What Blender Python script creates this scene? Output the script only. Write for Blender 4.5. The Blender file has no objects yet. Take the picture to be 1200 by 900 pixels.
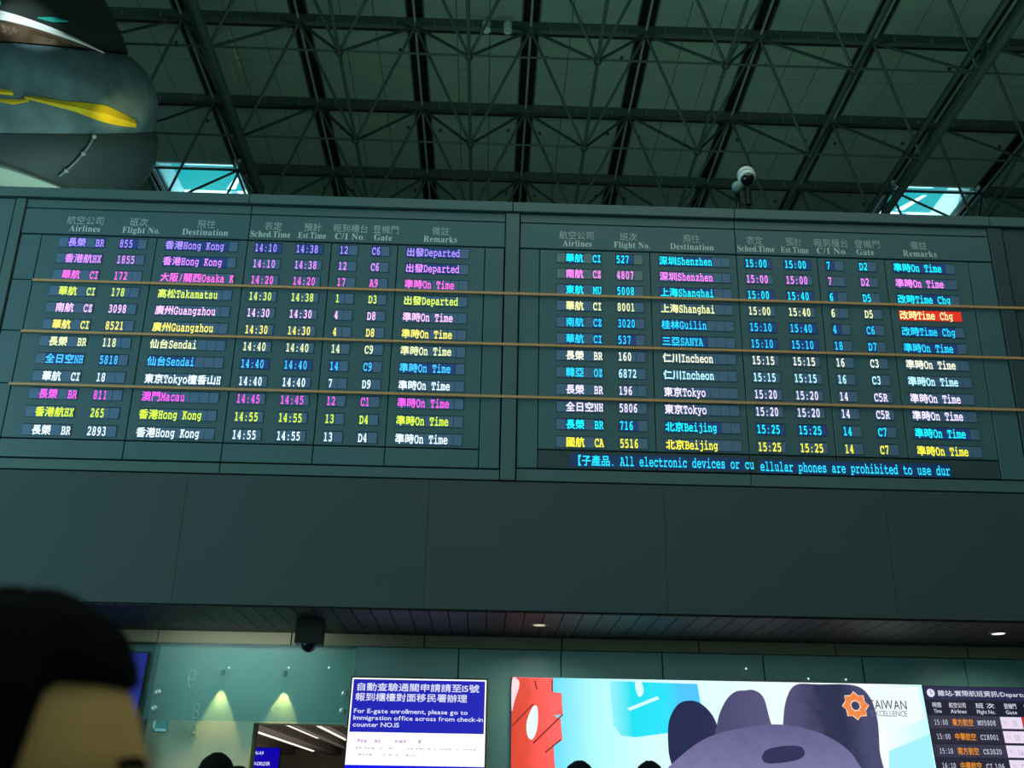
import bpy, bmesh, math, random
from mathutils import Vector, Matrix

# ------------------------------------------------------------------ camera, world, lights, exposure
SC = bpy.context.scene
COL = bpy.context.scene.collection
R = math.radians
FPX = 1033.6
TILT, ROLL, YAW = R(25.705), R(0.914), R(1.3935)
EYE = Vector((0, 0, 1.55))
fwd = Vector((math.sin(YAW)*math.cos(TILT), math.cos(YAW)*math.cos(TILT), math.sin(TILT)))
r0 = Vector((math.cos(YAW), -math.sin(YAW), 0))
u0 = r0.cross(fwd)
camr = r0*math.cos(ROLL) + u0*math.sin(ROLL)
camu = -r0*math.sin(ROLL) + u0*math.cos(ROLL)
cd = bpy.data.cameras.new('camera')
cam = bpy.data.objects.new('camera', cd); COL.objects.link(cam)
m3 = Matrix((camr, camu, -fwd)).transposed()
cam.matrix_world = Matrix.Translation(EYE) @ m3.to_4x4()
cd.sensor_width = 36.0
cd.lens = FPX/1200*36.0
cd.clip_start = 0.05
cd.dof.use_dof = True
cd.dof.focus_distance = 8.6
cd.dof.aperture_fstop = 3.6
SC.camera = cam

def lin(h):
    h = h.lstrip('#')
    o = []
    for i in (0, 2, 4):
        c = int(h[i:i+2], 16)/255
        o.append(c/12.92 if c <= .04045 else ((c+.055)/1.055)**2.4)
    return tuple(o)

w = bpy.data.worlds.new('sky'); SC.world = w; w.use_nodes = True
bg = w.node_tree.nodes['Background']
bg.inputs[0].default_value = (0.012, .50, .53, 1); bg.inputs[1].default_value = 1.0

def lamp(name, kind, loc, power, color, target=None, size=1, size_y=None, **k):
    d = bpy.data.lights.new(name, kind); d.energy = power; d.color = color
    if kind == 'AREA':
        d.size = size
        if size_y: d.shape = 'RECTANGLE'; d.size_y = size_y
    for a, b in k.items(): setattr(d, a, b)
    o = bpy.data.objects.new(name, d); COL.objects.link(o); o.location = loc
    if target is not None:
        o.rotation_euler = (Vector(target)-Vector(loc)).to_track_quat('-Z', 'Y').to_euler()
    return o

# sun outside the roof: only reaches the skylight kerbs and streak strips
sun = lamp('sun', 'SUN', (0, 0, 40), 16.0, (.75, .95, 1.0), angle=R(1))
sun.rotation_euler = Vector((0.25, .8, -.62)).to_track_quat('-Z', 'Y').to_euler()
# fill lights added for unseen windows, left behind the viewer and along the back
lamp('window_daylight_left', 'AREA', (-12.5, 1.0, 5.0), 680, (.46, .90, 1.0), (-3, 7, 4.5), 7, 7)
lamp('window_daylight_back', 'AREA', (0, -10.5, 5.0), 190, (.65, 1.0, .90), (0, 7, 9.0), 22, 6)
# unseen fill light added behind the housing to brighten the roof
lamp('roof_uplight', 'AREA', (3.0, 9.6, 6.5), 360, (.66, 1.0, .84), (3.0, 12, 16.5), 17, 1.6)
# unseen overhead fill added to brighten the near head
lamp('hall_lamps', 'AREA', (2.5, 1.5, 11), 260, (.85, 1.0, .86), (2.5, 1.5, 0), 9, 5)

SC.view_settings.view_transform = 'Standard'
SC.view_settings.look = 'None'
SC.view_settings.exposure = 0.0
SC.view_settings.gamma = 1.0
SC.view_settings.use_curve_mapping = False

# ------------------------------------------------------------------ helpers
def px(x, y, axis, val):
    """where the sight line through a pixel of the photograph meets a plane of the place"""
    d = camr*(x-600) + camu*(450-y) + fwd*FPX
    return EYE + d*((val-EYE[axis])/d[axis])

MATS = {}
def mat(name, col, rough=.6, metal=0, spec=.5, noise=0, nscale=20, emit=None, es=1, bump=0, bscale=60, alpha=None, coat=0):
    if name in MATS: return MATS[name]
    if isinstance(col, str): col = lin(col)
    m = bpy.data.materials.new(name); m.use_nodes = True
    nt = m.node_tree; b = nt.nodes['Principled BSDF']
    b.inputs['Base Color'].default_value = (*col, 1)
    b.inputs['Roughness'].default_value = rough
    b.inputs['Metallic'].default_value = metal
    b.inputs['Specular IOR Level'].default_value = spec
    b.inputs['Coat Weight'].default_value = coat
    if noise or bump:
        tc = nt.nodes.new('ShaderNodeTexCoord')
    if noise:
        n = nt.nodes.new('ShaderNodeTexNoise'); n.inputs['Scale'].default_value = nscale; n.inputs['Detail'].default_value = 6
        nt.links.new(tc.outputs['Object'], n.inputs['Vector'])
        mx = nt.nodes.new('ShaderNodeMix'); mx.data_type = 'RGBA'
        mx.inputs[6].default_value = (*[c*(1-noise) for c in col], 1)
        mx.inputs[7].default_value = (*[min(1, c*(1+noise)) for c in col], 1)
        nt.links.new(n.outputs['Fac'], mx.inputs[0]); nt.links.new(mx.outputs[2], b.inputs['Base Color'])
    if bump:
        n2 = nt.nodes.new('ShaderNodeTexNoise'); n2.inputs['Scale'].default_value = bscale; n2.inputs['Detail'].default_value = 4
        nt.links.new(tc.outputs['Object'], n2.inputs['Vector'])
        bp = nt.nodes.new('ShaderNodeBump'); bp.inputs['Strength'].default_value = bump; bp.inputs['Distance'].default_value = .02
        nt.links.new(n2.outputs['Fac'], bp.inputs['Height']); nt.links.new(bp.outputs['Normal'], b.inputs['Normal'])
    if emit:
        if isinstance(emit, str): emit = lin(emit)
        b.inputs['Emission Color'].default_value = (*emit, 1); b.inputs['Emission Strength'].default_value = es
    if alpha is not None:
        b.inputs['Alpha'].default_value = alpha
    MATS[name] = m
    return m

def glow(name, col, s=1.0):
    """a lit screen or LED surface"""
    return mat(name, (0.01, .01, .01), rough=.5, spec=.2, emit=col, es=s)

def glass(name, tint, keep=.6, rough=.35):
    if name in MATS: return MATS[name]
    m = bpy.data.materials.new(name); m.use_nodes = True; nt = m.node_tree; nt.nodes.clear()
    out = nt.nodes.new('ShaderNodeOutputMaterial')
    t = nt.nodes.new('ShaderNodeBsdfTransparent'); t.inputs[0].default_value = (*tint, 1)
    g = nt.nodes.new('ShaderNodeBsdfPrincipled'); g.inputs['Base Color'].default_value = (*[c*.45 for c in tint], 1); g.inputs['Roughness'].default_value = rough
    mx = nt.nodes.new('ShaderNodeMixShader'); mx.inputs[0].default_value = keep
    nt.links.new(g.outputs[0], mx.inputs[1]); nt.links.new(t.outputs[0], mx.inputs[2]); nt.links.new(mx.outputs[0], out.inputs[0])
    MATS[name] = m
    return m

class MB:
    def __init__(s): s.v = []; s.f = []; s.mi = []; s.cur = 0
    def add(s, vs, fs):
        o = len(s.v); s.v += [tuple(v) for v in vs]; s.f += [tuple(i+o for i in f) for f in fs]; s.mi += [s.cur]*len(fs)
        return s
    def box(s, x0, x1, y0, y1, z0, z1):
        return s.add([(x, y, z) for z in (z0, z1) for y in (y0, y1) for x in (x0, x1)],
                     [(0, 2, 3, 1), (4, 5, 7, 6), (0, 1, 5, 4), (2, 6, 7, 3), (0, 4, 6, 2), (1, 3, 7, 5)])
    def bevbox(s, x0, x1, y0, y1, z0, z1, b):
        """box in a panel frame whose front (z1) edges are chamfered"""
        return s.add([(x0, y0, z0), (x1, y0, z0), (x1, y1, z0), (x0, y1, z0), (x0, y0, z1-b), (x1, y0, z1-b), (x1, y1, z1-b), (x0, y1, z1-b),
                      (x0+b, y0+b, z1), (x1-b, y0+b, z1), (x1-b, y1-b, z1), (x0+b, y1-b, z1)],
                     [(0, 3, 2, 1), (0, 1, 5, 4), (1, 2, 6, 5), (2, 3, 7, 6), (3, 0, 4, 7), (4, 5, 9, 8), (5, 6, 10, 9), (6, 7, 11, 10), (7, 4, 8, 11), (8, 9, 10, 11)])
    def bar(s, a, b, r, n=6, r2=None, cap=True):
        a = Vector(a); b = Vector(b); d = (b-a).normalized(); r2 = r if r2 is None else r2
        t = Vector((0, 0, 1)) if abs(d.z) < .9 else Vector((1, 0, 0))
        p = d.cross(t).normalized(); q = d.cross(p)
        vs = []
        for c, rr in ((a, r), (b, r2)):
            for k in range(n):
                an = 2*math.pi*k/n
                vs.append(c + p*math.cos(an)*rr + q*math.sin(an)*rr)
        fs = [(k, (k+1) % n, n+(k+1) % n, n+k) for k in range(n)]
        if cap: fs += [tuple(range(n-1, -1, -1)), tuple(range(n, 2*n))]
        return s.add(vs, fs)
    def tube(s, pts, r, n=8):
        for a, b in zip(pts[:-1], pts[1:]): s.bar(a, b, r, n)
        return s
    def lathe(s, prof, n=48, M=None, cap=False):
        vs = []
        for (r, z) in prof:
            for k in range(n):
                a = 2*math.pi*k/n
                v = Vector((r*math.cos(a), r*math.sin(a), z)); vs.append(M @ v if M else v)
        fs = []
        for i in range(len(prof)-1):
            for k in range(n):
                fs.append((i*n+k, i*n+(k+1) % n, (i+1)*n+(k+1) % n, (i+1)*n+k))
        if cap: fs += [tuple(range(n-1, -1, -1)), tuple((len(prof)-1)*n+k for k in range(n))]
        return s.add(vs, fs)
    def ball(s, c, r, n=12, m=8, sc=(1, 1, 1)):
        c = Vector(c)
        prof = [(r*math.sin(math.pi*i/m), -r*math.cos(math.pi*i/m)) for i in range(m+1)]
        prof[0] = (r*.02, -r); prof[-1] = (r*.02, r)
        M = Matrix.Translation(c) @ Matrix.Diagonal((*sc, 1))
        return s.lathe(prof, n, M, True)
    def build(s, name, m, parent=None, smooth=False, **tags):
        me = bpy.data.meshes.new(name); me.from_pydata(s.v, [], s.f)
        for mm in (m if isinstance(m, (list, tuple)) else [m]): me.materials.append(mm)
        if max(s.mi, default=0): me.polygons.foreach_set('material_index', s.mi)
        if smooth:
            me.polygons.foreach_set('use_smooth', [True]*len(me.polygons))
            try: me.set_sharp_from_angle(angle=R(40))
            except Exception: pass
        me.update()
        return link(name, me, parent, **tags)

def link(name, me, parent=None, label=None, cat=None, group=None, kind=None):
    o = bpy.data.objects.new(name, me); COL.objects.link(o)
    if parent is not None: o.parent = parent
    if label: o['label'] = label
    if cat: o['category'] = cat
    if group: o['group'] = group
    if kind: o['kind'] = kind
    return o

def thing(name, label, cat, loc=(0, 0, 0), group=None, M=None):
    o = bpy.data.objects.new(name, None); COL.objects.link(o); o.empty_display_size = .2
    if M is not None: o.matrix_world = M
    else: o.location = loc
    o['label'] = label; o['category'] = cat
    if group: o['group'] = group
    return o

# ---------------------------------------------- glyphs (the built-in font with its fallbacks)
_G = {}
def mono(ch):
    o = ord(ch)
    if 'A' <= ch <= 'Z': return chr(0x1D670+o-65)
    if 'a' <= ch <= 'z': return chr(0x1D68A+o-97)
    if '0' <= ch <= '9': return chr(0x1D7F6+o-48)
    return ch
def serif(ch):
    o = ord(ch)
    if 'A' <= ch <= 'Z': return chr(0x1D400+o-65)
    if 'a' <= ch <= 'z': return chr(0x1D41A+o-97)
    return ch
def glyph(ch, off=0.0):
    k = (ch, off)
    if k not in _G:
        c = bpy.data.curves.new('g', 'FONT'); c.body = ch; c.resolution_u = 2; c.fill_mode = 'FRONT'
        o = bpy.data.objects.new('g', c); COL.objects.link(o)
        bpy.context.view_layer.update()
        dg = bpy.context.evaluated_depsgraph_get()
        me = o.evaluated_get(dg).to_mesh()
        vs = [v.co.copy() for v in me.vertices]; fs = [tuple(p.vertices) for p in me.polygons]
        xs = [v.x for v in vs] or [0, .3]; ys = [v.y for v in vs] or [0, .7]
        if off > 0:
            n0 = len(vs); f0 = list(fs); v0_ = list(vs)
            for dx, dy in ((off*1.6, 0), (off*.8, off*1.2)):
                o_ = len(vs); vs = vs+[p+Vector((dx-off*.8, dy-off*.4, 0)) for p in v0_]; fs = fs+[tuple(i+o_ for i in f) for f in f0]
        _G[k] = (vs, fs, min(xs), max(xs), min(ys), max(ys))
        o.evaluated_get(dg).to_mesh_clear()
        bpy.data.objects.remove(o); bpy.data.curves.remove(c)
    return _G[k]

def led_text(mb, text, u, v, half, h, wz):
    """LED matrix lettering on fixed cells: half-width latin, full-width Chinese"""
    for ch in text:
        if ch == ' ': u += half; continue
        if ord(ch) > 0x2E80:
            vs, fs, x0, x1, y0, y1 = glyph(ch, .03)
            sx = half*2/1.0; sy = h/.94
            mb.add([(u+p.x*sx, v-h/2+(p.y+.085)*sy, wz) for p in vs], fs); u += 2*half
        else:
            g = mono(ch); vs, fs, x0, x1, y0, y1 = glyph(g, .016)
            sx = half*.92/.56 if g != ch else half/.6; sy = h*.86/(.62 if g != ch else .72)
            cx = u+half/2-(x0+x1)/2*sx
            base = v-h*.44
            if ch in 'gpqyj': base += h*.07; sy *= .9
            mb.add([(cx+p.x*sx, base+p.y*sy, wz) for p in vs], fs); u += half
    return u

def fit_text(mb, text, x0, x1, ybase, cap, z, style='sans', off=0.0, slant=0):
    """lettering stretched between x0 and x1 with cap height cap, in a panel frame"""
    pen = 0; items = []
    for ch in text:
        if ch == ' ': pen += .28; continue
        g = serif(ch) if style == 'serif' else (mono(ch) if style == 'mono' else ch)
        vs, fs, a, b, c, d = glyph(g, off)
        if style == 'mono': items.append((vs, fs, pen+.3-(a+b)/2)); pen += .6; continue
        if ord(ch) > 0x2E80: items.append((vs, fs, pen)); pen += 1.0
        else: items.append((vs, fs, pen-a+.03)); pen += (b-a)+.08
    sx = (x1-x0)/max(pen, .01)
    ref = .92 if any(ord(c) > 0x2E80 for c in text) else .69
    sy = cap/ref; dy = .08 if ref == .92 else 0
    for vs, fs, o in items:
        mb.add([(x0+(o+p.x)*sx+slant*p.y*sy, ybase+(p.y+dy)*sy, z) for p in vs], fs)
    return mb

# ------------------------------------------------------------------ materials
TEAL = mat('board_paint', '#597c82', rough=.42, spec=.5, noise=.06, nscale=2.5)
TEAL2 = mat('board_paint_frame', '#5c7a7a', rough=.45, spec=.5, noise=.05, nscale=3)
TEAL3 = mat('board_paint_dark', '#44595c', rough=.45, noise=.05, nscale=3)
FASC = mat('bulkhead_paint', '#4a5a5a', rough=.7, noise=.05, nscale=3)
JOINT = mat('dark_joint', '#0d1516', rough=.9)
MODU = mat('led_module_off', '#6f92b8', rough=.35, spec=.6)
MODG = mat('led_module_grey', '#86a0a4', rough=.35, spec=.6)
MODL = mat('led_module_lit', '#3a5c88', rough=.4, emit=(.004, .012, .085), es=1.0)
MODR = glow('led_module_red', (.75, .03, .02))
HDRT = mat('header_print', '#f0fffc', rough=.6)
ORANGE = mat('orange_strip', '#f0b47a', rough=.5)
ROOFT = mat('ceiling_tile', '#6f8a7c', rough=.9, noise=.08, nscale=1.3)
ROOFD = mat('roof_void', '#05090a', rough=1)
STEEL = mat('painted_steel', '#2f433f', rough=.6, noise=.05, nscale=3)
STEELD = mat('dark_steel', '#1c2826', rough=.6)
STEELP = mat('pale_steel', '#71857d', rough=.5)

# ------------------------------------------------------------------ the hall
W = 2.41; RX0 = 0.60; PY0 = 13.40; ZU = 16.22; ZL = 14.17
MB().box(-16, 19, -12, 26, -.1, 0).build('floor', mat('floor_stone', '#6b7672', rough=.35, noise=.1, nscale=1.5), kind='structure')
WALLM = mat('hall_wall', '#5c6a66', rough=.85, noise=.05, nscale=.8)
MB().box(-16.2, -16, -12, 26, 0, 17.2).build('wall_left', WALLM, kind='structure')
MB().box(19, 19.2, -12, 26, 0, 17.2).build('wall_right', WALLM, kind='structure')
MB().box(-16.2, 19.2, -12.2, -12, 0, 17.2).build('wall_back', WALLM, kind='structure')
MB().box(-16.2, 19.2, 26, 26.2, 0, 17.2).build('wall_far', WALLM, kind='structure')

# roof: a dark deck with openings for the two skylights, tiles hung below it
xs = [RX0 + W*k for k in range(-6, 8)]
ys = [PY0 + W*k for k in range(-2, 5)]
SKY = {(-4, 2), (4, 2)}          # bays (rib index, purlin index) left open as skylights
mb = MB()
def deck(x0, x1, y0, y1): mb.box(x0, x1, y0, y1, ZU+.32, ZU+.42)
ysk0, ysk1 = PY0+2*W, PY0+3*W
deck(-16.2, 19.2, -12.2, ysk0); deck(-16.2, 19.2, ysk1, 26.2)
xl0, xl1 = RX0-4*W, RX0-3*W; xr0, xr1 = RX0+4*W, RX0+5*W
deck(-16.2, xl0, ysk0, ysk1); deck(xl1, xr0, ysk0, ysk1); deck(xr1, 19.2, ysk0, ysk1)
ceiling = mb.build('ceiling', ROOFD, kind='structure')
gapx, gapb, gapf = .17, .17, .02      # half width of the dark rib slot; slots beside the purlins
tile_me = None
TW, TD = (W-2*gapx)/3, (W-gapb-gapf)/2
tm = MB().bevbox(-TW/2+.006, TW/2-.006, -TD/2+.006, TD/2-.006, 0, .05, .006)
# chamfered side faces down
tm.v = [(x, -y, -z) for x, y, z in tm.v]
for i in range(-6, 7):
    for j in range(-2, 4):
        if (i, j) in SKY: continue
        vis = (-5 <= i <= 5) and (-1 <= j <= 2)
        if not vis: continue
        for a in range(3):
            for b in range(2):
                cx = RX0+W*i+gapx+TW*(a+.5); cy = PY0+W*j+gapb+TD*(b+.5)
                if tile_me is None:
                    o = tm.build('ceiling_tile', ROOFT, ceiling); tile_me = o.data
                else: o = link('ceiling_tile', tile_me, ceiling)
                o.location = (cx, cy, ZU+.2)
rest = MB()
for i in range(-6, 7):
    for j in range(-8, 4):
        if (i, j) in SKY or ((-5 <= i <= 5) and (-1 <= j <= 2)): continue
        x = RX0+W*i; y = PY0+W*j
        rest.box(x+gapx, x+W-gapx, y+gapb, y+W-gapf, ZU+.15, ZU+.2)
rest.build('ceiling_tile_field', ROOFT, ceiling, kind='stuff')
sp = MB()
rnd = random.Random(4)
for i in range(-5, 6):
    for j in range(-1, 3):
        if (i, j) in SKY: continue
        for fx, fy in ((.16, .35), (.84, .32)):
            if rnd.random() < .75: sp.bar((RX0+W*(i+fx), PY0+W*(j+fy), ZU+.15), (RX0+W*(i+fx), PY0+W*(j+fy), ZU+.09), .03, 6)
sp.build('sprinkler_head', STEELD, ceiling, kind='stuff')

def streak_strip_mat(name):
    if name in MATS: return MATS[name]
    m = bpy.data.materials.new(name); m.use_nodes = True; nt = m.node_tree; nt.nodes.clear()
    out = nt.nodes.new('ShaderNodeOutputMaterial'); a = nt.nodes.new('ShaderNodeBsdfTranslucent'); b = nt.nodes.new('ShaderNodeBsdfDiffuse')
    a.inputs[0].default_value = (.95, .98, 1, 1); mx = nt.nodes.new('ShaderNodeMixShader'); mx.inputs[0].default_value = .15
    nt.links.new(a.outputs[0], mx.inputs[1]); nt.links.new(b.outputs[0], mx.inputs[2]); nt.links.new(mx.outputs[0], out.inputs[0])
    MATS[name] = m; return m
# skylights: kerb, strips for the bright streaks, clear pane
for n, (sx0, sx1) in enumerate(((xl0, xl1), (xr0, xr1))):
    t = MB(); z0, z1 = ZU+.15, ZU+1.1
    t.box(sx0+.02, sx0+.1, ysk0+.02, ysk1, z0, z1); t.box(sx1-.1, sx1-.02, ysk0+.02, ysk1, z0, z1)
    t.box(sx0+.02, sx1-.02, ysk0-.02, ysk0+.02, z0, z1); t.box(sx0+.02, sx1-.02, ysk1-.08, ysk1, z0, z1)
    win = t.build('window_%d' % (n+1), mat('skylight_kerb', '#d8e8ea', rough=.6), kind='structure')
    MB().box(sx0+.1, sx1-.1, ysk0+.02, ysk1-.08, z1-.03, z1-.01).build('pane', glass('sky_pane', (.85, .98, 1), .93), win)
    tr = streak_strip_mat('frosted_strip')
    # translucent strips added to make the white light streaks
    MB().box(sx0+.45, sx1-.5, ysk0+.98, ysk0+1.25, z1+.02, z1+.03).build('frosted_strip', tr, win)
    MB().box(sx0+.1, sx1-.1, ysk0+.03, ysk0+.09, ZU+.06, ZU+.09).build('frosted_strip', tr, win)
    for xa in ((sx0+.10, sx1-.24) if n == 0 else (sx0+.12, sx0+.42, sx1-.16)):
        MB().box(xa, xa+(.14 if n == 0 or xa < sx1-1 else .07), ysk0+.05, ysk1-.1, ZU+.22, ZU+.24).build('frosted_strip', tr, win)
    MB().add([(sx0+1.3, ysk1-.1, z1+.05), (sx0+1.55, ysk1-.1, z1+.05), (sx1-.5, ysk0+1.6, z1+.05), (sx1-.62, ysk0+1.6, z1+.05)], [(0, 1, 2, 3)]).build('frosted_strip', tr, win)

# space frame
ly_ = [PY0 + W*(k+.5) for k in range(-2, 3)]
sf = thing('space_frame', 'dark green steel space frame carrying the hall roof', 'roof truss')
for k, x in enumerate(xs):
    # twin dark channel with a thin pale centre tube
    MB().box(x-.022, x+.022, ys[0]-2*W, 25.9, ZU+.0, ZU+.04).build('rib_rail', STEELP if k % 1 == 0 else STEEL, sf)
    for s in (-1, 1):
        MB().box(x+s*(gapx+.006)-.014, x+s*(gapx+.006)+.014, ys[0]-2*W, 25.9, ZU+.12, ZU+.24).build('rib_edge_angle', STEEL, sf)
PURL = mat('purlin_steel', '#3a4c45', rough=.7)
for y in ys:
    spans = [(-15.9, 18.9)]
    if abs(y-ysk0) < .1: spans = [(-15.9, xl0), (xl1, xr0), (xr1, 18.9)]
    for xa, xb in spans:
        MB().box(xa, xb, y-.10, y+.01, ZU-.08, ZU+.14).build('purlin_beam', PURL, sf)
        MB().box(xa, xb, y+.01, y+.09, ZU-.075, ZU+.10).build('purlin_shadow_gap', ROOFD, sf)  # solid black strip standing in for the shade behind the beam
    if len(spans) > 1:
        for xa, xb in ((xl0, xl1), (xr0, xr1)): MB().box(xa, xb, y-.03, y+.01, ZU-.05, ZU+.0).build('purlin_rail', STEEL, sf)
hg_ = None
for y in ys[1:5]:
    for i in range(-5, 6):
        for f_ in (.17, .5, .83):
            if abs(y-ysk0) < .1 and (i, 2) in SKY: continue
            if hg_ is None: o_ = MB().box(-.008, .008, -.012, .002, -.14, .0).build('purlin_bolt', STEELP, sf); hg_ = o_.data
            else: o_ = link('purlin_bolt', hg_, sf)
            o_.location = (RX0+W*(i+f_), y-.102, ZU+.06)
MB().bar((6.0, ly_[3]+.28, ZL), (18.0, ly_[3]+.28, ZL), .03, 6).build('lower_chord', STEEL, sf)
for y in ys[:-1]:
    for x in xs[1:-1]:
        pass
lx = [RX0+W*(k+.5) for k in range(-6, 7)]
ly = [PY0+W*(k+.5) for k in range(-2, 3)]
nodes_me = None
strut_me = None
for j, y in enumerate(ly):
    MB().bar((lx[0], y-.03, ZL), (lx[-1], y-.03, ZL), .022, 6).build('lower_chord', STEEL, sf)
for i, x in enumerate(lx):
    big = i in (3, 9) or i == 4-3
    big = abs(x-(RX0-2.5*W)) < .1 or abs(x-(RX0+3.5*W)) < .1
    MB().bar((x, ly[0]-1, ZL), (x, ly[-1]+1.2, ZL), .095 if big else .036, 10).build('lower_chord', STEEL, sf)
    if big:
        MB().bar((x-.22, ly[0]-1, ZL+.25), (x-.22, ly[-1]+1.2, ZL+.25), .05, 8).build('lower_chord', STEEL, sf)
L1 = Vector((W/2, W/2, ZU+.0-ZL))
cnt = 0
for j, y in enumerate(ly):
    for i, x in enumerate(lx):
        if nodes_me is None:
            nd = MB().ball((0, 0, 0), .085, 10, 6).build('node_ball', STEELD, sf, smooth=True); nodes_me = nd.data
        else: nd = link('node_ball', nodes_me, sf)
        nd.location = (x, y, ZL)
        if not (1 <= i <= 11): continue
        for q in range(4):
            if strut_me is None:
                so = MB().bar((0, 0, 0), (0, 0, L1.length), .031, 7).build('diagonal_strut', STEEL, sf, smooth=True); strut_me = so.data
            else: so = link('diagonal_strut', strut_me, sf)
            d = Vector(((1 if q & 1 else -1)*W/2, (1 if q & 2 else -1)*W/2, ZU-ZL))
            so.location = (x, y, ZL); so.rotation_euler = d.to_track_quat('Z', 'Y').to_euler(); cnt += 1
# two small lamps hung by the purlin above the board
for xx in (-.32, .12):
    o = MB().bar((xx, 13.15, ZU-.12), (xx, 13.15, ZU-.32), .09, 10).build('roof_lamp', mat('lamp_pale', '#9fb8ab', rough=.5),
        label='small pale cylindrical lamp under the roof beam, %s of a pair' % ('left' if xx < 0 else 'right'), cat='lamp', group='roof lamps')

# ------------------------------------------------------------------ bulkhead and wall below
LEAN = R(7.55)
bu = Vector((0, -math.sin(LEAN), math.cos(LEAN))); bn = Vector((0, -math.cos(LEAN), -math.sin(LEAN)))
P0 = Vector((0, 6.9, 2.926))
BM = Matrix((Vector((1, 0, 0)), bu, bn)).transposed().to_4x4(); BM.translation = P0
HX0, HX1 = -8.4, 8.8
# the structure behind the boards
def bp(u, v, w): return tuple(BM @ Vector((u, v, w)))
t = MB()
a0, a1 = bp(0, 0, -.06), bp(0, 3.50, -.06)
vs = []
for x in (HX0, HX1):
    vs += [(x, a0[1], 2.95), (x, a1[1], a1[2]), (x, 8.4, a1[2]), (x, 8.4, 2.95)]
t.add(vs, [(0, 1, 2, 3), (7, 6, 5, 4), (0, 4, 5, 1), (1, 5, 6, 2), (2, 6, 7, 3), (3, 7, 4, 0)])
bulk = t.build('wall_bulkhead', FASC, kind='structure')
hous = thing('board_housing', 'long grey-green housing leaning over the soffit and framing both departure boards', 'board housing', M=BM)
def panel(x0, x1, y0, y1, m, name='panel', w0=-.05, w1=0.0, par=None, b=.003):
    return MB().bevbox(x0+.004, x1-.004, y0+.004, y1-.004, w0, w1, b).build(name, m, par if par is not None else hous)
# dark backing behind the joints
MB().box(HX0, HX1, 0.0, 3.47, -.058, -.051).build('backing_sheet', JOINT, hous)
for a, b in ((HX0, -4.27), (-4.27, -2.42), (-2.42, -.488), (-.488, 1.407), (1.407, 3.213), (3.213, 5.05), (5.05, 6.9), (6.9, HX1)):
    panel(a-.0028, b+.0028, 0, 1.018, FASC, 'fascia_panel', b=.001)
for a, b in ((HX0, -2.2), (-2.2, .14), (.14, 2.13), (2.13, 4.45), (4.45, HX1)):
    panel(a, b, 3.455, 3.555, TEAL2, 'top_cap', w1=.03)
panel(-4.243, -4.15, 1.022, 3.45, TEAL2, 'frame_stile', w1=.012)
panel(.078, .205, 1.022, 3.45, TEAL2, 'frame_stile', w1=.012)
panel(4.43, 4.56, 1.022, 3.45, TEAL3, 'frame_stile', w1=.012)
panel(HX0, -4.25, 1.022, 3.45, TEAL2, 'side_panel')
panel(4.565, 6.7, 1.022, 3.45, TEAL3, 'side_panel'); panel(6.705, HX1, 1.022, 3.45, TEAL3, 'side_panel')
for k, (ua, va, ub, vb) in enumerate(((-3.957, 2.672, 8.7, 2.676), (-3.964, 2.203, 8.7, 2.206), (-3.974, 1.738, 8.7, 1.742))):
    MB().box(ua, ub, va-.018, va+.003, .010, .020).build('orange_strip', ORANGE, hous)

C = dict(vi='#a58bff', pu='#d98cff', mg='#ff6be0', yg='#d6f25c', pw='#ffc4ff', ye='#fff06a', py='#eaf5ae', cb='#46c4ff', wh='#e6fbff', mh='#f25ae6', gy='#d8fb3c',
         cy='#12f2ff', pk='#ff86fa', pl='#f4f7a4', c2='#22d2ff', cw='#b8f4ff', lw='#e9dcff', yy='#fff23a', cm='#f6f6d6')
def led(k, s=1.45): return glow('led_'+k, C[k], s)
HALF, CH = .0394, .082
FL = dict(air=(-3.803, 5, -3.724), fli=(-3.280, 3, -3.280), des=(-2.885, 8, -2.885), sch=(-2.110, 3, -2.110), est=(-1.751, 3, -1.751), ci=(-1.371, 2, -1.371), gat=(-1.090, 2, -1.090), rem=(-.788, 7, -.788))
FR = dict(air=(.533, 5, .611), fli=(1.056, 3, 1.056), des=(1.436, 8, 1.436), sch=(2.200, 3, 2.200), est=(2.550, 3, 2.550), ci=(2.922, 2, 2.922), gat=(3.216, 2, 3.216), rem=(3.524, 7, 3.524))
OT = '準時On Time'; DP = '出發Departed'; TC = '改時Time Chg'
ROWL = [('vi', '長榮  BR', '855', '香港Hong Kong', '14:10', '14:38', '12', 'C6', DP),
        ('pu', '香港航HX', '1855', '香港Hong Kong', '14:10', '14:38', '12', 'C6', DP),
        ('mg', '華航  CI', '172', '大阪/關西Osaka K', '14:20', '14:20', '17', 'A9', OT),
        ('yg', '華航  CI', '178', '高松Takamatsu', '14:30', '14:38', '1', 'D3', DP),
        ('pw', '南航  CZ', '3098', '廣州Guangzhou', '14:30', '14:30', '4', 'D8', OT),
        ('ye', '華航  CI', '8521', '廣州Guangzhou', '14:30', '14:30', '4', 'D8', OT),
        ('py', '長榮  BR', '118', '仙台Sendai', '14:40', '14:40', '14', 'C9', OT),
        ('cb', '全日空NH', '5818', '仙台Sendai', '14:40', '14:40', '14', 'C9', OT),
        ('wh', '華航  CI', '18', '東京Tokyo檀香山H', '14:40', '14:40', '7', 'D9', OT),
        ('mh', '長榮  BR', '811', '澳門Macau', '14:45', '14:45', '12', 'C1', OT),
        ('gy', '香港航HX', '265', '香港Hong Kong', '14:55', '14:55', '13', 'D4', OT),
        ('wh', '長榮  BR', '2893', '香港Hong Kong', '14:55', '14:55', '13', 'D4', OT)]
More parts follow.
